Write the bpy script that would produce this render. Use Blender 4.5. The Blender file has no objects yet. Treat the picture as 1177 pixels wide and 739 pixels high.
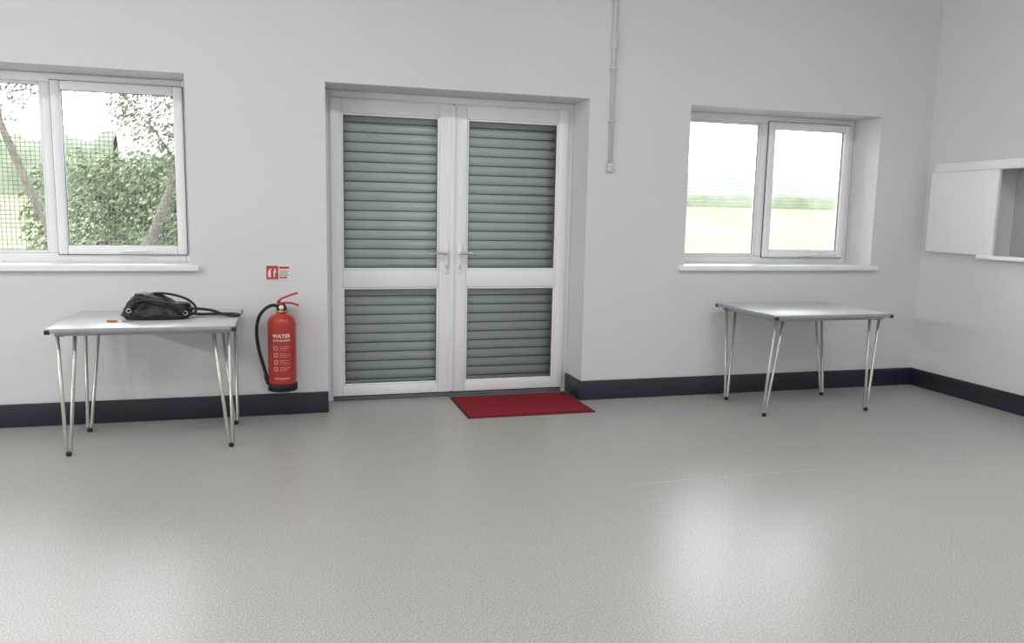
import bpy, bmesh, math, random
import numpy as np
from mathutils import Vector, Matrix, noise
random.seed(7); np.random.seed(7)
scene=bpy.context.scene
scene.view_settings.view_transform='Standard'
scene.view_settings.look='None'
scene.view_settings.exposure=0.0

# ------------------------------------------------------------ materials
def srgb(r,g,b):
    f=lambda c:(c/255/12.92) if c/255<=0.04045 else ((c/255+0.055)/1.055)**2.4
    return (f(r),f(g),f(b),1)
def mat(name,col,rough=.5,metal=0,spec=.5,nscale=None,namt=0.0,bump=0.0,bscale=200,coat=0):
    m=bpy.data.materials.new(name); m.use_nodes=True
    nt=m.node_tree; b=nt.nodes['Principled BSDF']
    b.inputs['Base Color'].default_value=col
    b.inputs['Roughness'].default_value=rough
    b.inputs['Metallic'].default_value=metal
    b.inputs['Specular IOR Level'].default_value=spec
    b.inputs['Coat Weight'].default_value=coat
    tc=nt.nodes.new('ShaderNodeTexCoord')
    if nscale:
        n=nt.nodes.new('ShaderNodeTexNoise'); n.inputs['Scale'].default_value=nscale; n.inputs['Detail'].default_value=4
        nt.links.new(tc.outputs['Object'],n.inputs['Vector'])
        r=nt.nodes.new('ShaderNodeValToRGB')
        r.color_ramp.elements[0].position=.35; r.color_ramp.elements[1].position=.65
        r.color_ramp.elements[0].color=tuple(c*(1-namt) for c in col[:3])+(1,)
        r.color_ramp.elements[1].color=tuple(min(1,c*(1+namt)) for c in col[:3])+(1,)
        nt.links.new(n.outputs['Fac'],r.inputs['Fac']); nt.links.new(r.outputs['Color'],b.inputs['Base Color'])
    if bump:
        n2=nt.nodes.new('ShaderNodeTexNoise'); n2.inputs['Scale'].default_value=bscale; n2.inputs['Detail'].default_value=3
        nt.links.new(tc.outputs['Object'],n2.inputs['Vector'])
        bp=nt.nodes.new('ShaderNodeBump'); bp.inputs['Strength'].default_value=bump; bp.inputs['Distance'].default_value=.002
        nt.links.new(n2.outputs['Fac'],bp.inputs['Height']); nt.links.new(bp.outputs['Normal'],b.inputs['Normal'])
    return m
M={}
M['wall']=mat('wall_paint',srgb(220,221,222),.6,nscale=1.2,namt=.012,bump=.08,bscale=150)
M['ceil']=mat('ceiling_paint',srgb(228,228,228),.8,nscale=2,namt=.01)
M['skirt']=mat('skirting_vinyl',srgb(44,46,58),.38,nscale=6,namt=.06)
M['upvc']=mat('white_upvc',srgb(246,247,248),.25,nscale=3,namt=.01)
M['gasket']=mat('grey_gasket',srgb(96,98,102),.6,nscale=20,namt=.1)
M['chrome']=mat('brushed_steel',srgb(215,215,213),.28,metal=1,nscale=40,namt=.05)
M['leg']=mat('leg_steel',srgb(196,192,184),.32,metal=.75,nscale=30,namt=.06)
M['rubber']=mat('black_rubber',srgb(28,28,30),.6,nscale=30,namt=.1)
M['tabletop']=mat('grey_laminate',srgb(204,207,212),.32,nscale=300,namt=.04)
M['tableedge']=mat('table_edge_aluminium',srgb(165,168,174),.35,metal=.5,nscale=20,namt=.05)
M['cornercap']=mat('corner_cap_plastic',srgb(38,40,50),.4,nscale=20,namt=.1)
M['leather']=mat('black_leather',srgb(22,22,25),.45,nscale=12,namt=.2,bump=.5,bscale=90)
M['ext_red']=mat('extinguisher_red',srgb(184,54,46),.3,nscale=5,namt=.03,coat=.3)
M['redplastic']=mat('red_lever',srgb(184,42,40),.4,nscale=9,namt=.05)
M['white']=mat('white_print',srgb(235,232,228),.5,nscale=9,namt=.02)
M['pinkprint']=mat('label_print',srgb(222,150,140),.5,nscale=9,namt=.02)
M['signred']=mat('sign_red',srgb(196,62,62),.45,nscale=9,namt=.03)
M['signgreen']=mat('sign_green',srgb(120,160,126),.45,nscale=9,namt=.03)
M['brass']=mat('brass',srgb(190,160,90),.35,metal=1,nscale=9,namt=.03)
M['cabinet']=mat('white_laminate_board',srgb(246,246,247),.35,nscale=3,namt=.01)
M['hatchin']=mat('hatch_backing_grey',srgb(178,176,172),.6,nscale=3,namt=.02)  # back of the hatch recess, a darker grey than the wall
M['conduit']=mat('conduit_plastic',srgb(208,208,207),.45,nscale=3,namt=.02)
M['wire']=mat('galvanised_wire',srgb(130,134,132),.5,metal=.0,nscale=9,namt=.03)
M['bark']=mat('bark',srgb(82,76,68),.9,nscale=14,namt=.3,bump=.8,bscale=20)
M['key']=mat('orange_keyfob',srgb(200,80,50),.4,nscale=9,namt=.03)

def floor_mat():
    m=bpy.data.materials.new('speckled_vinyl_floor'); m.use_nodes=True
    nt=m.node_tree; b=nt.nodes['Principled BSDF']; L=nt.links.new
    tc=nt.nodes.new('ShaderNodeTexCoord')
    n=nt.nodes.new('ShaderNodeTexNoise'); n.inputs['Scale'].default_value=170; n.inputs['Detail'].default_value=3
    L(tc.outputs['Object'],n.inputs['Vector'])
    r=nt.nodes.new('ShaderNodeValToRGB'); e=r.color_ramp.elements
    e[0].position=.36;e[0].color=srgb(148,147,144); e[1].position=.5;e[1].color=srgb(176,175,172)
    k=e.new(.66);k.color=srgb(192,191,188)
    L(n.outputs['Fac'],r.inputs['Fac'])
    n2=nt.nodes.new('ShaderNodeTexNoise'); n2.inputs['Scale'].default_value=1.1; n2.inputs['Detail'].default_value=5
    L(tc.outputs['Object'],n2.inputs['Vector'])
    mp=nt.nodes.new('ShaderNodeMapRange'); mp.inputs['To Min'].default_value=.95; mp.inputs['To Max'].default_value=1.04
    L(n2.outputs['Fac'],mp.inputs['Value'])
    mx=nt.nodes.new('ShaderNodeMix'); mx.data_type='RGBA'; mx.blend_type='MULTIPLY'; mx.inputs['Factor'].default_value=1
    L(r.outputs['Color'],mx.inputs['A']); L(mp.outputs['Result'],mx.inputs['B']); L(mx.outputs['Result'],b.inputs['Base Color'])
    mr=nt.nodes.new('ShaderNodeMapRange'); mr.inputs['To Min'].default_value=.29; mr.inputs['To Max'].default_value=.37
    L(n2.outputs['Fac'],mr.inputs['Value']); L(mr.outputs['Result'],b.inputs['Roughness'])
    bp=nt.nodes.new('ShaderNodeBump'); bp.inputs['Strength'].default_value=.16; bp.inputs['Distance'].default_value=.0006
    L(n.outputs['Fac'],bp.inputs['Height']); L(bp.outputs['Normal'],b.inputs['Normal'])
    return m
M['floor']=floor_mat()
def glass_mat():
    m=bpy.data.materials.new('window_glass'); m.use_nodes=True
    nt=m.node_tree; nt.nodes.clear(); L=nt.links.new
    o=nt.nodes.new('ShaderNodeOutputMaterial'); t=nt.nodes.new('ShaderNodeBsdfTransparent'); t.inputs[0].default_value=(.98,.985,.98,1)
    g=nt.nodes.new('ShaderNodeBsdfGlossy'); g.inputs['Roughness'].default_value=.02
    f=nt.nodes.new('ShaderNodeFresnel'); f.inputs[0].default_value=1.45
    x=nt.nodes.new('ShaderNodeMixShader'); L(f.outputs[0],x.inputs[0]);L(t.outputs[0],x.inputs[1]);L(g.outputs[0],x.inputs[2]);L(x.outputs[0],o.inputs[0])
    return m
M['glass']=glass_mat()
def mat_carpet():
    m=mat('red_carpet',srgb(165,26,38),.95,spec=.1)
    nt=m.node_tree;b=nt.nodes['Principled BSDF'];L=nt.links.new
    tc=nt.nodes.new('ShaderNodeTexCoord');n=nt.nodes.new('ShaderNodeTexNoise');n.inputs['Scale'].default_value=160
    L(tc.outputs['Object'],n.inputs['Vector'])
    r=nt.nodes.new('ShaderNodeValToRGB');r.color_ramp.elements[0].position=.3;r.color_ramp.elements[0].color=srgb(112,30,40);r.color_ramp.elements[1].position=.7;r.color_ramp.elements[1].color=srgb(164,52,62)
    L(n.outputs['Fac'],r.inputs['Fac']);L(r.outputs['Color'],b.inputs['Base Color'])
    bp=nt.nodes.new('ShaderNodeBump');bp.inputs['Strength'].default_value=.7;bp.inputs['Distance'].default_value=.004
    L(n.outputs['Fac'],bp.inputs['Height']);L(bp.outputs['Normal'],b.inputs['Normal'])
    return m
M['carpet']=mat_carpet()
M['carpetedge']=mat('mat_edge_rubber',srgb(80,30,36),.7,nscale=20,namt=.1)
M['shutter']=mat('shutter_slat_metal',srgb(230,242,238),.25,metal=.05,nscale=4,namt=.03)
M['shutterjoint']=mat('shutter_joint',srgb(112,124,121),.5,metal=.1,nscale=4,namt=.04)
def leaf_mat(name,c1,c2,scale=1.5):
    m=bpy.data.materials.new(name); m.use_nodes=True
    nt=m.node_tree; b=nt.nodes['Principled BSDF'];L=nt.links.new; b.inputs['Roughness'].default_value=.9; b.inputs['Specular IOR Level'].default_value=.1
    tc=nt.nodes.new('ShaderNodeTexCoord');n=nt.nodes.new('ShaderNodeTexNoise');n.inputs['Scale'].default_value=scale;n.inputs['Detail'].default_value=6
    L(tc.outputs['Object'],n.inputs['Vector'])
    r=nt.nodes.new('ShaderNodeValToRGB');r.color_ramp.elements[0].position=.38;r.color_ramp.elements[0].color=c1+(1,);r.color_ramp.elements[1].position=.62;r.color_ramp.elements[1].color=c2+(1,)
    L(n.outputs['Fac'],r.inputs['Fac']);L(r.outputs['Color'],b.inputs['Base Color'])
    return m
M['leaf']=leaf_mat('hedge_leaves',(.085,.12,.055),(.21,.25,.15),4)
M['leaf2']=leaf_mat('tree_leaves',(.09,.12,.07),(.18,.205,.135),4)
M['grass']=leaf_mat('grass',(.105,.115,.060),(.128,.132,.084),.25)
M['farhedge']=leaf_mat('far_hedge',(.085,.104,.070),(.12,.14,.10),.5)
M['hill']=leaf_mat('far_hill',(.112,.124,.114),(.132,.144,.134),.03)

# ------------------------------------------------------------ helpers
def empty(name,loc):
    e=bpy.data.objects.new(name,None); e.location=loc; e.empty_display_size=.1
    scene.collection.objects.link(e); return e
def link(name,me,mats,parent=None,smooth=False):
    o=bpy.data.objects.new(name,me); scene.collection.objects.link(o)
    for m in (mats if isinstance(mats,(list,tuple)) else [mats]): me.materials.append(M[m] if isinstance(m,str) else m)
    if smooth:
        for p in me.polygons:p.use_smooth=True
    if parent:
        o.parent=parent; o.matrix_parent_inverse=Matrix.Translation(-Vector(parent.location))
    return o
def boxes(name,lst,mt,parent=None,bevel=0,seg=2):
    """lst of (lo,hi[,matidx])"""
    bm=bmesh.new()
    for b in lst:
        lo,hi=b[0],b[1]; mi=b[2] if len(b)>2 else 0
        r=bmesh.ops.create_cube(bm,size=1)
        for v in r['verts']:
            v.co=Vector([(lo[i]+hi[i])/2+v.co[i]*(hi[i]-lo[i]) for i in range(3)])
        fs=set(f for v in r['verts'] for f in v.link_faces)
        for f in fs:f.material_index=mi
    me=bpy.data.meshes.new(name); bm.to_mesh(me); bm.free()
    o=link(name,me,mt,parent)
    if bevel:
        m=o.modifiers.new('bevel','BEVEL');m.width=bevel;m.segments=seg;m.limit_method='ANGLE'
        for p in me.polygons:p.use_smooth=True
    return o
def catmull(pts,n=8):
    P=[Vector(p) for p in pts];P=[2*P[0]-P[1]]+P+[2*P[-1]-P[-2]];out=[]
    for i in range(1,len(P)-2):
        for k in range(n):
            t=k/n;a,b,c,d=P[i-1:i+3]
            out.append(.5*((2*b)+(c-a)*t+(2*a-5*b+4*c-d)*t*t+(3*b-a-3*c+d)*t**3))
    out.append(P[-2]);return out
def tube(name,pts,rad,mt,parent=None,seg=12,smooth_path=0,flat=None):
    if smooth_path: pts=catmull(pts,smooth_path)
    pts=[Vector(p) for p in pts];n=len(pts)
    rads=rad if isinstance(rad,(list,tuple)) else [rad]*n
    vs=[];fs=[];up=None
    for i,p in enumerate(pts):
        t=(pts[min(i+1,n-1)]-pts[max(i-1,0)]).normalized()
        if up is None:
            up=Vector((0,0,1)) if abs(t.z)<.9 else Vector((0,1,0))
        u=(up-t*up.dot(t)).normalized();up=u;w=t.cross(u)
        for k in range(seg):
            a=2*math.pi*k/seg
            vs.append(p+(u*math.cos(a)*(flat or 1)+w*math.sin(a))*rads[i])
    for i in range(n-1):
        for k in range(seg):
            fs.append((i*seg+k,i*seg+(k+1)%seg,(i+1)*seg+(k+1)%seg,(i+1)*seg+k))
    fs.append(tuple(range(seg))[::-1]);fs.append(tuple((n-1)*seg+k for k in range(seg)))
    me=bpy.data.meshes.new(name);me.from_pydata([tuple(v) for v in vs],[],fs);me.update()
    return link(name,me,mt,parent,True)
def revolve(name,prof,c,mt,parent=None,seg=48,matfn=None):
    vs=[];fs=[]
    for r,z in prof:
        for k in range(seg):
            a=2*math.pi*k/seg;vs.append((c[0]+r*math.cos(a),c[1]+r*math.sin(a),c[2]+z))
    for i in range(len(prof)-1):
        for k in range(seg):
            fs.append((i*seg+k,i*seg+(k+1)%seg,(i+1)*seg+(k+1)%seg,(i+1)*seg+k))
    fs.append(tuple(range(seg))[::-1]);fs.append(tuple((len(prof)-1)*seg+k for k in range(seg)))
    me=bpy.data.meshes.new(name);me.from_pydata(vs,[],fs);me.update()
    return link(name,me,mt,parent,True)

# ------------------------------------------------------------ room shell
XL,XR=-10.5,0.0; YB=-9.0; ZC=3.6; T=.42; G=-.12
DX0,DX1,DZ=-4.62,-2.86,2.10
W1=(-7.05,-5.435);W2=(-2.09,-.475);WZ0,WZ1=.96,2.10
boxes('floor',[((XL-.3,YB-.3,-.1),(XR+.3,T,0))],'floor')
boxes('trim_1',[((-3.25,-1.752,0),(-2.15,-1.748,.0008))],'conduit')   # welded vinyl seam
boxes('ceiling',[((XL-.3,YB-.3,ZC),(XR+.3,T,ZC+.15))],'ceil')
def wallseg(x0,x1,z0,z1): return ((x0,0,z0),(x1,T,z1))
boxes('wall_back',[wallseg(XL-.3,W1[0],0,ZC),wallseg(W1[0],W1[1],0,WZ0),wallseg(W1[0],W1[1],WZ1,ZC),
  wallseg(W1[1],DX0,0,ZC),wallseg(DX0,DX1,DZ,ZC),wallseg(DX1,W2[0],0,ZC),
  wallseg(W2[0],W2[1],0,WZ0),wallseg(W2[0],W2[1],WZ1,ZC),wallseg(W2[1],XR+.3,0,ZC)],'wall')
HY0,HY1,HZ0,HZ1=-1.75,-.66,1.08,1.70
boxes('wall_right',[((0,YB-.3,0),(.3,HY0,ZC)),((0,HY1,0),(.3,0,ZC)),((0,HY0,0),(.3,HY1,HZ0)),((0,HY0,HZ1),(.3,HY1,ZC)),((.16,HY0,HZ0),(.3,HY1,HZ1),1)],['wall','hatchin'])
boxes('wall_left',[((XL-.3,YB-.3,0),(XL,0,ZC))],'wall')
boxes('wall_front',[((XL,YB-.3,0),(XR,YB,ZC))],'wall')
def skirt(name,segs):
    o=boxes(name,segs,'skirt',bevel=.006);return o
sk=.14
skirt('baseboard_back',[((XL,-.016,0),(DX0,0,sk)),((DX1-.016,-.016,0),(XR,0,sk)),((DX1-.016,0.0,0),(DX1,.30,sk))])
skirt('baseboard_right',[((-.016,YB,0),(0,-.016,sk))])
skirt('baseboard_left',[((XL,YB,0),(XL+.016,-.016,sk))])

# ------------------------------------------------------------ windows
def frame_rect(x0,x1,z0,z1,w,y0,y1,mi=0):
    return [((x0,y0,z0),(x0+w,y1,z1),mi),((x1-w,y0,z0),(x1,y1,z1),mi),((x0+w,y0,z0),(x1-w,y1,z0+w),mi),((x0+w,y0,z1-w),(x1-w,y1,z1),mi)]
def window(name,x0,x1,hz=0,wt=.0015):
    e=empty(name,((x0+x1)/2,.33,1.5))
    z0,z1=WZ0,WZ1; xm=(x0+x1)/2
    f=[]
    f+=frame_rect(x0,x1,z0,z1,.055,.30,.37)
    f+=[((xm-.03,.301,z0+.055),(xm+.03,.369,z1-.055))]
    boxes('frame',f,'upvc',e,bevel=.006)
    boxes('glazing_bead',frame_rect(x0+.055,xm-.03,z0+.055,z1-.055,.018,.315,.35),'upvc',e,bevel=.005)
    boxes('sash',frame_rect(xm+.022,x1-.045,z0+.05,z1-.045,.055,.275,.34),'upvc',e,bevel=.008)
    gz=[]
    gz+=frame_rect(x0+.071,xm-.046,z0+.071,z1-.071,.005,.325,.333)
    gz+=frame_rect(xm+.075,x1-.098,z0+.103,z1-.098,.005,.300,.31)
    gz+=frame_rect(xm+.018,x1-.041,z0+.046,z1-.041,.004,.292,.2995)
    boxes('gasket',gz,'gasket',e)
    boxes('glass',[((x0+.06,.336,z0+.06),(xm-.035,.340,z1-.06)),((xm+.07,.313,z0+.10),(x1-.09,.317,z1-.09))],'glass',e)
    hx=xm+.40
    boxes('handle_base',[((hx-.03,.262,z0+.062),(hx+.03,.275,z0+.085))],'upvc',e,bevel=.004)
    tube('handle_lever',[(hx,.262,z0+.074),(hx,.245,z0+.074),(hx+.02,.24,z0+.074),(hx+.13,.24,z0+.078)],.009,'upvc',e,smooth_path=5)
    boxes('sill_board',[((x0-.045,-.035,z0-.032),(x1+.05,0,z0+.004)),((x0,0,z0),(x1,.30,z0+.004))],'upvc',e,bevel=.003)
    w=[];p=.026;t=wt
    x=x0
    while x<x1 and wt>.001: w.append(((x-t,.395,z0),(x+t,.398,z1)));x+=p
    z=z0
    while z<z1: w.append(((x0,.398,z-t),(x1,.401,z+t)));z+=p
    boxes('security_mesh',w,'wire',e)
    return e
window('window_1',*W1,wt=.0016); window('window_2',*W2,wt=.0008)

# ------------------------------------------------------------ double door
d=empty('door_1',((DX0+DX1)/2,.33,0))
xm=-3.742
boxes('frame',[((DX0,.30,.0),(DX0+.05,.37,DZ)),((DX1-.05,.30,0),(DX1,.37,DZ)),((DX0+.05,.30,DZ-.055),(DX1-.05,.37,DZ))],'upvc',d,bevel=.006)
boxes('threshold',[((DX0+.05,.29,0),(DX1-.05,.37,.028))],'gasket',d,bevel=.004)
def leaf(nm,x0,x1,gx0,gx1):
    z0,z1=.034,DZ-.05; y0,y1=.285,.35
    gz0,gz1,m0,m1=.105,1.955,.79,.91
    boxes('leaf_'+nm,[((x0,y0,z0),(gx0,y1,z1)),((gx1,y0,z0),(x1,y1,z1)),((gx0,y0,z0),(gx1,y1,gz0)),((gx0,y0,gz1),(gx1,y1,z1)),((gx0,y0,m0),(gx1,y1,m1))],'upvc',d,bevel=.006)
    bd=[];gs=[]
    for a,b in((gz0,m0),(m1,gz1)):
        bd+=frame_rect(gx0,gx1,a,b,.014,.292,.318); gs+=frame_rect(gx0+.013,gx1-.013,a+.013,b-.013,.005,.30,.316)
    boxes('bead_'+nm,bd,'upvc',d,bevel=.005); boxes('gasket_'+nm,gs,'gasket',d)
    boxes('glass_'+nm,[((gx0,.318,gz0),(gx1,.322,m0)),((gx0,.318,m1),(gx1,.322,gz1))],'glass',d)
leaf('left',DX0+.042,xm-.006,-4.505,-3.84)
leaf('right',xm+.006,DX1-.042,-3.645,-2.975)
boxes('meeting_gasket',[((xm-.008,.295,.034),(xm+.008,.34,DZ-.052))],'gasket',d)
boxes('meeting_strip',[((xm-.022,.276,.04),(xm+.012,.286,DZ-.06))],'upvc',d,bevel=.004)
for nm,hx,s in(('left',-3.79,-1),('right',-3.694,1)):
    boxes('backplate_'+nm,[((hx-.015,.272,.885),(hx+.015,.285,1.105))],'upvc',d,bevel=.006)
    tube('lever_'+nm,[(hx,.272,1.03),(hx,.235,1.03),(hx+s*.012,.228,1.03),(hx+s*.06,.227,1.032),(hx+s*.125,.23,1.026)],.0095,'chrome',d,smooth_path=6)
    revolve('lock_'+nm,[(.008,-.01),(.008,.01)],(hx,.270,.94),'chrome',d,seg=16)
# roller shutter (curved slats)
def shutter():
    z=0.0;p=.066;vs=[];prof=[];mi=[]
    while z<2.3:
        for k in range(11):
            t=k/10; prof.append((.388+.014*(1-math.sin(math.pi*t)), z+t*p*.82)); mi.append(0)
        prof.append((.4035,z+p*.84)); mi.append(1)
        prof.append((.4035,z+p*.98)); mi.append(1); z+=p
    n=len(prof)
    for (y,zz) in prof: vs+=[(DX0+.003,y,zz),(DX1-.003,y,zz)]
    idx=[i for i in range(n-1) if prof[i+1][1]<DZ-.002]
    fs=[(2*i,2*i+1,2*i+3,2*i+2) for i in idx]
    me=bpy.data.meshes.new('roller_shutter');me.from_pydata(vs,[],fs);me.update()
    o=link('roller_shutter',me,['shutter','shutterjoint'],None,True)
    for f,i in zip(me.polygons,idx):
        f.material_index=1 if (mi[i]==1 or (i+1<n and mi[i+1]==1)) else 0
    s=o.modifiers.new('sol','SOLIDIFY');s.thickness=.003;s.offset=1
shutter()

# ------------------------------------------------------------ door mat
def doormat():
    e=empty('door_mat',(-3.3,-.06,0))
    boxes('rubber_base',[((-3.765,-.36,.0),(-2.885,.24,.006))],'carpetedge',e,bevel=.003)
    boxes('carpet_pile',[((-3.75,-.345,.005),(-2.90,.225,.013))],'carpet',e,bevel=.004)
doormat()

# ------------------------------------------------------------ folding tables
def table(cx,cy,L=.905,D=.75,H=.697,ins=(.05,.135)):
    e=empty('folding_table',(cx,cy,0))
    hx,hy=L/2,D/2
    def P(x,y,z): return (cx+x,cy+y,z)
    boxes('top',[(P(-hx+.006,-hy+.006,H-.022),P(hx-.006,hy-.006,H))],'tabletop',e,bevel=.002)
    boxes('edge_trim',[(P(-hx,-hy,H-.024),P(hx,-hy+.007,H-.001)),(P(-hx,hy-.007,H-.024),P(hx,hy,H-.001)),(P(-hx,-hy+.007,H-.024),P(-hx+.007,hy-.007,H-.001)),(P(hx-.007,-hy+.007,H-.024),P(hx,hy-.007,H-.001))],'tableedge',e,bevel=.003)
    cc=[]
    for sx in(-1,1):
        for sy in(-1,1):
            a=(sx*(hx+.003),sy*(hy+.003));b=(sx*(hx-.025),sy*(hy-.025))
            x0,x1=sorted((a[0],b[0]));y0,y1=sorted((a[1],b[1]))
            cc.append((P(x0,y0,H-.03),P(x1,y1,H-.006)))
    boxes('corner_caps',cc,'cornercap',e,bevel=.006)
    boxes('under_rails',[(P(-hx+.03,-hy+.05,H-.045),P(hx-.03,-hy+.07,H-.022)),(P(-hx+.03,hy-.07,H-.045),P(hx-.03,hy-.05,H-.022)),
        (P(-hx+.05,-hy+.06,H-.05),P(-hx+.075,hy-.06,H-.022)),(P(hx-.075,-hy+.06,H-.05),P(hx-.05,hy-.06,H-.022))],'tableedge',e,bevel=.003)
    i=0
    for sx in(-1,1):
        for sy in(-1,1):
            i+=1
            fx,fy=sx*.405,sy*.24
            r=.0095
            ax,ay=sx*(hx-ins[0]),sy*(hy-.07); bx,by=sx*(hx-ins[1]),sy*(hy-.085)
            tube('leg_%d'%i,[P(ax,ay,H-.03),P(fx+sx*.010,fy,.03),P(fx,fy,.012),P(fx-sx*.010,fy,.03),P(bx,by,H-.03)],r,'leg',e,seg=12)
            tube('foot_%d'%i,[P(fx,fy,0),P(fx,fy,.004),P(fx,fy,.022),P(fx,fy,.026)],[.010,.014,.014,.010],'rubber',e)
    return e
table(-5.59,-.435,ins=(.04,.12))
table(-1.405,-.45,ins=(.05,.115))

# ------------------------------------------------------------ handbag
def handbag():
    H=.698; cx,cy=-5.565,-.46
    e=empty('handbag',(cx,cy,H))
    nu,nv=120,60
    def surf(u,v):
        c,s=math.cos(u),math.sin(u)
        sx=math.copysign(abs(c)**.62,c);sy=math.copysign(abs(s)**.72,s)
        if v<.12: rr=.86+.14*(v/.12)
        elif v<.62: rr=1.0-.10*((v-.12)/.5)
        else: rr=.90*max(0,math.cos((v-.62)/.38*math.pi/2))**.8 if v<1 else 0
        h=min(1,v/.62)
        X=.185*sx*rr; Y=.105*sy*rr*(1-.35*h)
        t=X/.185
        crest=.112+.030*math.exp(-((t+.35)/.30)**2)+.006*math.sin(t*9)-.040*max(0,t)**1.3-.035*max(0,-t-.55)
        Z=crest*(h**.85 if v<.62 else 1)
        if v>=.62: Z+= .018*(1-rr/.9)
        k=min(1,max(0,Z/.03))
        cre=math.sin(X*70+Z*55+2.2*noise.noise(Vector((X*8,Y*8,Z*8))))*.0045
        cre2=-abs(noise.noise(Vector((X*11+4,Y*9,Z*16))))*.022
        f=noise.fractal(Vector((X*20,Y*20,Z*20)),1,2,3)*.006
        d=Vector((sx*.6,sy,.35)).normalized()*(cre+cre2+f)*k
        return (cx+X+d.x,cy+Y+d.y,H+max(0,Z+d.z))
    vs=[];fs=[]
    for j in range(nv+1):
        for i in range(nu): vs.append(surf(2*math.pi*i/nu,j/nv))
    for j in range(nv):
        for i in range(nu):
            fs.append((j*nu+i,j*nu+(i+1)%nu,(j+1)*nu+(i+1)%nu,(j+1)*nu+i))
    fs.append(tuple(range(nu))[::-1])
    me=bpy.data.meshes.new('body');me.from_pydata(vs,[],fs);me.update()
    link('body',me,'leather',e,True)
    Q=lambda x,y,z:(cx+x,cy+y,H+z)
    tube('handle_front',[Q(-.13,-.088,.055),Q(-.10,-.085,.098),Q(-.03,-.088,.108),Q(.05,-.095,.098),Q(.12,-.10,.070),Q(.155,-.10,.035)],.0085,'leather',e,smooth_path=8,flat=.7)
    tube('handle_back',[Q(-.05,.01,.135),Q(.02,.0,.140),Q(.09,-.01,.130),Q(.16,-.02,.105),Q(.20,-.03,.065),Q(.195,-.04,.03),Q(.16,-.05,.03)],.010,'leather',e,smooth_path=8,flat=.7)
    tube('shoulder_strap',[Q(.12,-.02,.06),Q(.18,-.02,.055),Q(.24,-.02,.050),Q(.29,-.015,.040),Q(.34,-.01,.020),Q(.39,.0,.009),Q(.42,.02,.009),Q(.41,.06,.009),Q(.36,.085,.009),Q(.28,.085,.010),Q(.20,.07,.012),Q(.13,.05,.03)],.016,'leather',e,smooth_path=8,flat=.5)
    for k,(x,z) in enumerate(((-.13,.056),(.155,.040))):
        c=[Q(x+.011*math.cos(a*math.pi/6),-.103,z+.011*math.sin(a*math.pi/6)) for a in range(13)]
        tube('ring_%d'%k,c,.0022,'chrome',e,seg=8)
handbag()
def keys():
    H=.698;cx,cy=-5.77,-.585
    e=empty('bunch_of_keys',(cx,cy,H))
    boxes('fob',[((cx-.03,cy-.012,H),(cx+.02,cy+.012,H+.010))],'key',e,bevel=.003)
    c=[(cx+.035+.015*math.cos(a*math.pi/6),cy+.015*math.sin(a*math.pi/6),H+.004) for a in range(13)]
    tube('ring',c,.0018,'chrome',e,seg=8)
    boxes('key_1',[((cx+.045,cy-.006,H),(cx+.06,cy+.006,H+.003)),((cx+.06,cy-.003,H),(cx+.10,cy+.003,H+.003))],'key',e,bevel=.001)
keys()

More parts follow.
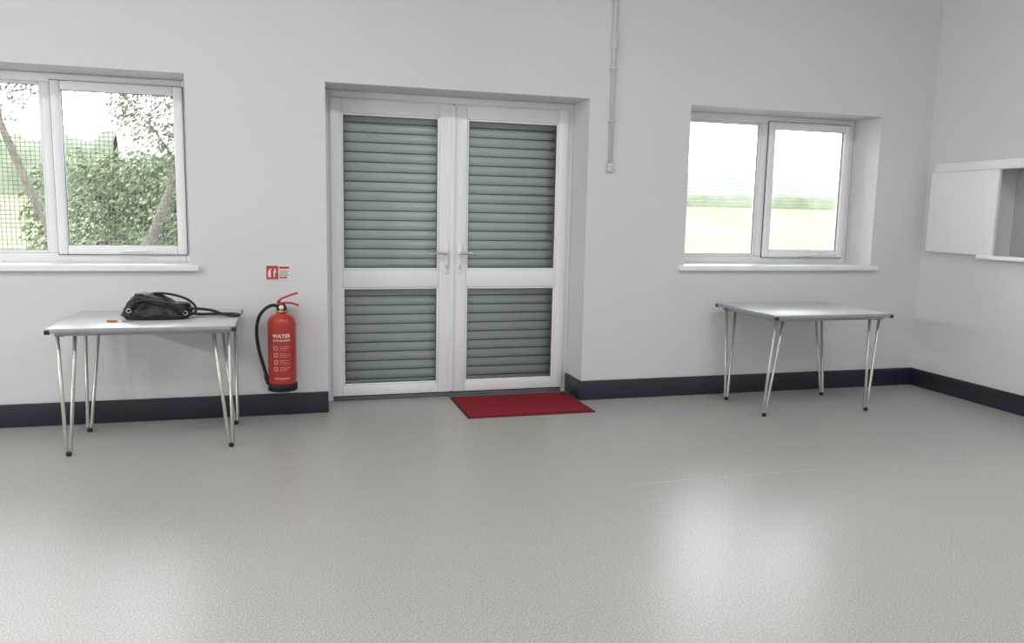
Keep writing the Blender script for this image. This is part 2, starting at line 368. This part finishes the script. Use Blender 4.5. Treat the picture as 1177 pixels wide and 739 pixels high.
# ------------------------------------------------------------ fire extinguisher
def extinguisher():
    c=(-4.905,-.12,.188);R=.086
    e=empty('fire_extinguisher',c)
    revolve('base_ring',[(.02,0),(.078,0),(R+.003,.004),(R+.004,.045),(R+.001,.052),(.02,.052)],c,'rubber',e)
    body=[(R-.004,.04),(R,.05),(R,.42)]
    for k in range(1,11):
        a=k/10*math.pi/2;body.append((.022+(R-.022)*math.cos(a),.42+.065*math.sin(a)))
    body+=[(.022,.50)]
    revolve('cylinder',body,c,'ext_red',e,seg=64)
    revolve('neck_ring',[(.020,.485),(.027,.487),(.027,.503),(.020,.506),(.017,.508),(.017,.535),(.012,.54)],c,'brass',e,seg=32)
    x,y,z=c
    boxes('valve_block',[((x-.02,y-.016,z+.50),(x+.024,y+.016,z+.545))],'rubber',e,bevel=.005)
    def plate(nm,pts,w,mt):
        vs=[];
        for (px,pz) in pts: vs+=[(px,y-w,pz),(px,y+w,pz)]
        fs=[(2*i,2*i+1,2*i+3,2*i+2) for i in range(len(pts)-1)]
        me=bpy.data.meshes.new(nm);me.from_pydata(vs,[],fs);me.update();o=link(nm,me,mt,e,True)
        s=o.modifiers.new('s','SOLIDIFY');s.thickness=.010;s.offset=0
        b=o.modifiers.new('b','BEVEL');b.width=.002;b.segments=2
    plate('carry_handle',[(x-.018,z+.545),(x+.02,z+.550),(x+.06,z+.548),(x+.105,z+.532)],.016,'redplastic')
    plate('squeeze_lever',[(x-.026,z+.552),(x+.0,z+.575),(x+.05,z+.596),(x+.10,z+.612)],.016,'redplastic')
    tube('lever_link',[(x-.018,y,z+.54),(x-.012,y,z+.568)],.009,'redplastic',e)
    tube('safety_pin',[(x+.03,y-.022,z+.567),(x+.03,y+.022,z+.567)],.003,'chrome',e,seg=8)
    g=revolve('gauge',[(.0,0),(.015,0),(.015,.012),(.0,.012)],(0,0,0),'white',None,seg=24)
    g.parent=e; g.matrix_parent_inverse=Matrix.Identity(4); g.location=(.0,-.016,.523); g.rotation_euler=(math.pi/2,0,0)
    tube('hose',[(x-.015,y,z+.525),(x-.05,y,z+.535),(x-.095,y-.01,z+.515),(x-.135,y,z+.46),(x-.15,y+.01,z+.37),(x-.14,y+.02,z+.26),(x-.115,y+.01,z+.16),(x-.094,y-.005,z+.085)],.0105,'rubber',e,smooth_path=10,seg=14)
    tube('nozzle',[(x-.102,y-.002,z+.10),(x-.095,y-.005,z+.075),(x-.086,y-.008,z+.04)],[.013,.014,.010],'rubber',e)
    boxes('hose_clip',[((x-.107,y-.02,z+.075),(x-.077,y+.01,z+.095))],'rubber',e,bevel=.004)
    boxes('wall_bracket',[((x-.03,-.036,z+.40),(x+.03,-.001,z+.52)),((x-.02,y+.02,z+.505),(x+.02,-.02,z+.515))],'rubber',e,bevel=.003)
    a0=math.radians(-92)
    def wrap(u,h,rr=R+.0008):
        a=a0+u/R;return (x+rr*math.cos(a),y+rr*math.sin(a),z+h)
    def patch(nm,u0,u1,h0,h1,mt,rr):
        vs=[];n=16
        for i in range(n+1):
            u=u0+(u1-u0)*i/n;vs+=[wrap(u,h0,rr),wrap(u,h1,rr)]
        fs=[(2*i,2*i+2,2*i+3,2*i+1) for i in range(n)]
        me=bpy.data.meshes.new(nm);me.from_pydata(vs,[],fs);me.update();link(nm,me,mt,e,True)
    def text(nm,s,size,h,mt,u=0):
        cu=bpy.data.curves.new(nm,'FONT');cu.body=s;cu.size=size;cu.align_x='CENTER';cu.align_y='CENTER';cu.offset=size*.02
        to=bpy.data.objects.new(nm,cu);scene.collection.objects.link(to)
        bpy.context.view_layer.update()
        me=bpy.data.meshes.new_from_object(to.evaluated_get(bpy.context.evaluated_depsgraph_get()))
        bpy.data.objects.remove(to)
        for v in me.vertices: v.co=wrap(v.co.x+u,h+v.co.y,R+.0016)
        me.materials.clear();link(nm,me,mt,e)
    text('label_title','WATER',.032,.352,'white')
    text('label_sub','EXTINGUISHER',.0155,.325,'white')
    for k in range(4):
        h=.275-k*.043
        patch('icon_%d'%k,-.050,-.024,h-.011,h+.015,'pinkprint',R+.0012)
        patch('icon_in_%d'%k,-.044,-.030,h-.005,h+.009,'ext_red',R+.0016)
        for q in range(3):
            patch('line_%d_%d'%(k,q),-.012,.03+.012*((k+q)%3),h-.010+q*.010,h-.0065+q*.010,'pinkprint',R+.0012)
    patch('footer',-.045,.045,.083,.092,'pinkprint',R+.0012)
extinguisher()
def sign():
    x0,x1,z0,z1=-4.995,-4.845,.872,.962
    e=empty('fire_extinguisher_sign',((x0+x1)/2,0,z0))
    boxes('board',[((x0,-.004,z0),(x1,0,z1))],'white',e)
    xm=x0+.075
    boxes('red_panel',[((x0+.003,-.005,z0+.003),(xm,-.003,z1-.003))],'signred',e)
    boxes('pictogram',[((x0+.014,-.006,z0+.015),(x0+.030,-.0045,z0+.055)),((x0+.018,-.006,z0+.055),(x0+.026,-.0045,z0+.066)),((x0+.026,-.006,z0+.062),(x0+.036,-.0045,z0+.068)),
       ((x0+.046,-.006,z0+.015),(x0+.054,-.0045,z0+.045)),((x0+.044,-.006,z0+.045),(x0+.064,-.0045,z0+.052)),((x0+.050,-.006,z0+.055),(x0+.060,-.0045,z0+.07))],'white',e)
    boxes('text_block_red',[((xm+.006,-.005,z1-.022),(x1-.008,-.003,z1-.008)),((xm+.006,-.005,z0+.008),(x1-.02,-.003,z0+.018))],'signred',e)
    boxes('text_block_green',[((xm+.006,-.005,z0+.026+k*.012),(x1-.01-.008*(k%2),-.003,z0+.032+k*.012)) for k in range(3)],'signgreen',e)
sign()

# ------------------------------------------------------------ conduit
def conduit():
    e=empty('cable_conduit',(-2.70,0,2.5));x=-2.70
    tube('pipe',[(x,-.014,1.66),(x,-.014,ZC)],.0115,'conduit',e)
    boxes('end_box',[((x-.022,-.03,1.61),(x+.022,0,1.67))],'conduit',e,bevel=.006)
    boxes('saddles',[((x-.022,-.028,z),(x+.022,0,z+.016)) for z in(1.95,2.30,2.75)],'conduit',e,bevel=.003)
    boxes('coupling',[((x-.018,-.032,2.43),(x+.018,0,2.53))],'conduit',e,bevel=.004)
conduit()

# ------------------------------------------------------------ serving hatch on right wall
def hatch():
    e=empty('serving_hatch',(-.002,-1,1.4))
    boxes('top_track',[((-.055,-1.95,1.690),(-.001,-.125,1.755))],'cabinet',e,bevel=.003)
    boxes('counter_ledge',[((-.06,-1.95,1.055),(-.001,-.58,1.083))],'cabinet',e,bevel=.003)
    boxes('sliding_panel',[((-.045,-.70,1.083),(-.018,-.085,1.692))],'cabinet',e,bevel=.002)
    boxes('far_panel',[((-.016,-1.93,1.083),(-.002,-1.20,1.692))],'cabinet',e,bevel=.002)
hatch()

# ------------------------------------------------------------ unseen ceiling panels added as interior fill
LE=33
def ceil_fill(x,y):
    e=empty('ceiling_fill_panel',(x,y,ZC))
    boxes('housing',[((x-.62,y-.32,ZC-.06),(x+.62,y+.32,ZC))],'upvc',e,bevel=.004)
    l=bpy.data.lights.new('lamp','AREA');l.shape='RECTANGLE';l.size=1.2;l.size_y=.6;l.energy=LE;l.color=(1,.995,.99)
    o=bpy.data.objects.new('lamp',l);scene.collection.objects.link(o);o.parent=e;o.location=(0,0,-.075)
for x in(-8.4,-5.2,-2.0):
    for y in(-2.9,-6.2): ceil_fill(x,y)
# unseen side-wall lights, added to brighten the reveals and right wall
def wall_fill(y):
    e=empty('wall_fill_light',(XL,y,2.2))
    boxes('housing',[((XL+.001,y-.75,2.12),(XL+.06,y+.75,2.28))],'upvc',e,bevel=.006)
    l=bpy.data.lights.new('lamp','AREA');l.shape='RECTANGLE';l.size=.14;l.size_y=1.45;l.energy=58;l.color=(1,.995,.99)
    o=bpy.data.objects.new('lamp',l);scene.collection.objects.link(o);o.parent=e;o.location=(.075,0,0);o.rotation_euler=(0,-math.pi/2,0)
for y in(-2.4,-5.2): wall_fill(y)

# ------------------------------------------------------------ outside
land=empty('countryside_field',(0,60,G))
def meadow():
    prof=[(T,G),(30,G),(60,.7),(85,1.9),(110,2.9),(200,4.6),(420,6.0)]
    vs=[];fs=[];xs=[-200+12*i for i in range(56)]
    for (y,z) in prof:
        for X in xs: vs.append((X,y,z+(.12*math.sin(X*.07+y) if y>40 else 0)))
    n=len(xs)
    for j in range(len(prof)-1):
        for i in range(n-1): fs.append((j*n+i,j*n+i+1,(j+1)*n+i+1,(j+1)*n+i))
    me=bpy.data.meshes.new('grass');me.from_pydata(vs,[],fs);me.update();link('grass',me,'grass',land,True)
meadow()
def leaves(name,ells,n,size,mt,parent=None):
    A=[];F=[]
    tot=sum(e[1][0]*e[1][1]*e[1][2] for e in ells)
    for c,r in ells:
        k=int(n*r[0]*r[1]*r[2]/tot)
        v=np.random.normal(size=(k,3));v/=np.linalg.norm(v,axis=1)[:,None]
        rad=np.random.uniform(.35,1,size=(k,1))**.5
        p=np.array(c)+v*rad*np.array(r)
        for q in p:
            s=size*random.uniform(.6,1.3)
            if q[2]<G+.09: continue
            a=Vector(np.random.normal(size=3)).normalized();b=a.orthogonal().normalized()
            cc=a.cross(b);q=Vector(q);i=len(A)
            A+=[tuple(q-b*s),tuple(q-cc*s*.45),tuple(q+b*s),tuple(q+cc*s*.45)];F.append((i,i+1,i+2,i+3))
    me=bpy.data.meshes.new(name);me.from_pydata(A,[],F);me.update();return link(name,me,mt,parent)
he=[]
hx=-7.9
while hx<-3.6:
    he.append(((hx,8.3+random.uniform(-.2,.2),1.0),(.75,.6,1.22+random.uniform(-.1,.25))));hx+=.42
leaves('garden_hedge',he,30000,.05,'leaf')
tr=empty('tree',(-7.35,6,G))
tube('trunk',[(-7.3,6,G+.001),(-7.3,6,G+.15),(-7.45,6,.5),(-7.68,6,.95),(-7.95,6.1,1.6),(-8.2,6.1,2.3),(-8.3,6.1,3.4)],[.07,.07,.065,.055,.05,.045,.035],'bark',tr)
leaves('foliage',[((-8.3,6.2,3.4),(1.1,.7,.9)),((-8.3,6.3,2.6),(.45,.35,.3))],3000,.035,'leaf2',tr)
t2=empty('tree',(-6.8,6,G)); 
tube('trunk',[(-6.85,6,G+.001),(-6.85,6,G+.15),(-6.68,6,.6),(-6.5,6,.95),(-6.27,6,1.55),(-6.1,6,2.2),(-6.0,6,3.2)],[.11,.11,.09,.07,.05,.035,.025],'bark',t2)
tube('branch',[(-6.2,6,1.9),(-6.45,5.9,2.3),(-6.7,5.9,2.6)],[.018,.012,.006],'bark',t2)
leaves('foliage',[((-6.3,6,2.6),(.72,.5,.6)),((-5.9,6,3.3),(.9,.6,.7)),((-6.05,6,2.0),(.35,.4,.5))],7500,.035,'leaf2',t2)
def ridge(name,y,x0,x1,base,h,amp,fr,mt,dep):
    vs=[];fs=[];n=400
    for i in range(n+1):
        X=x0+(x1-x0)*i/n
        hh=h+amp*noise.fractal(Vector((X*fr,y,0)),1,2,5)
        vs+=[(X,y,base),(X,y+dep*.3,hh*.8+base),(X,y+dep,hh+base),(X,y+dep*2,base)]
    for i in range(n):
        for k in range(3): fs.append((i*4+k,(i+1)*4+k,(i+1)*4+k+1,i*4+k+1))
    me=bpy.data.meshes.new(name);me.from_pydata(vs,[],fs);me.update();link(name,me,mt,land,True)
ridge('field_hedgerow',105,-20,190,2.5,2.4,.8,.2,'farhedge',1.5)
ridge('tree_belt',88,-130,-22,1.8,6.6,1.6,.25,'farhedge',3.0)
ridge('distant_hill',190,-190,380,4.2,9.0,3.0,.02,'hill',30)

# ------------------------------------------------------------ world
w=bpy.data.worlds.new('World');scene.world=w;w.use_nodes=True
nt=w.node_tree;bg=nt.nodes['Background']
tc=nt.nodes.new('ShaderNodeTexCoord');sp=nt.nodes.new('ShaderNodeSeparateXYZ');rp=nt.nodes.new('ShaderNodeValToRGB')
nt.links.new(tc.outputs['Generated'],sp.inputs[0]);nt.links.new(sp.outputs['Z'],rp.inputs['Fac'])
rp.color_ramp.elements[0].color=(1,1,.99,1);rp.color_ramp.elements[1].color=(.88,.94,1,1)
nt.links.new(rp.outputs['Color'],bg.inputs['Color']);bg.inputs['Strength'].default_value=10

# ------------------------------------------------------------ camera
def rz(a):return Matrix.Rotation(a,4,'Z')
cd=bpy.data.cameras.new('camera');co=bpy.data.objects.new('camera',cd);scene.collection.objects.link(co)
cd.sensor_fit='HORIZONTAL';cd.sensor_width=36;cd.lens=915.78*36/1177;cd.clip_end=1000
co.matrix_world=Matrix.Translation((-4.886,-5.227,1.3169))@rz(-.2803)@Matrix.Rotation(math.pi/2-.1353,4,'X')@rz(.0199)
scene.camera=co
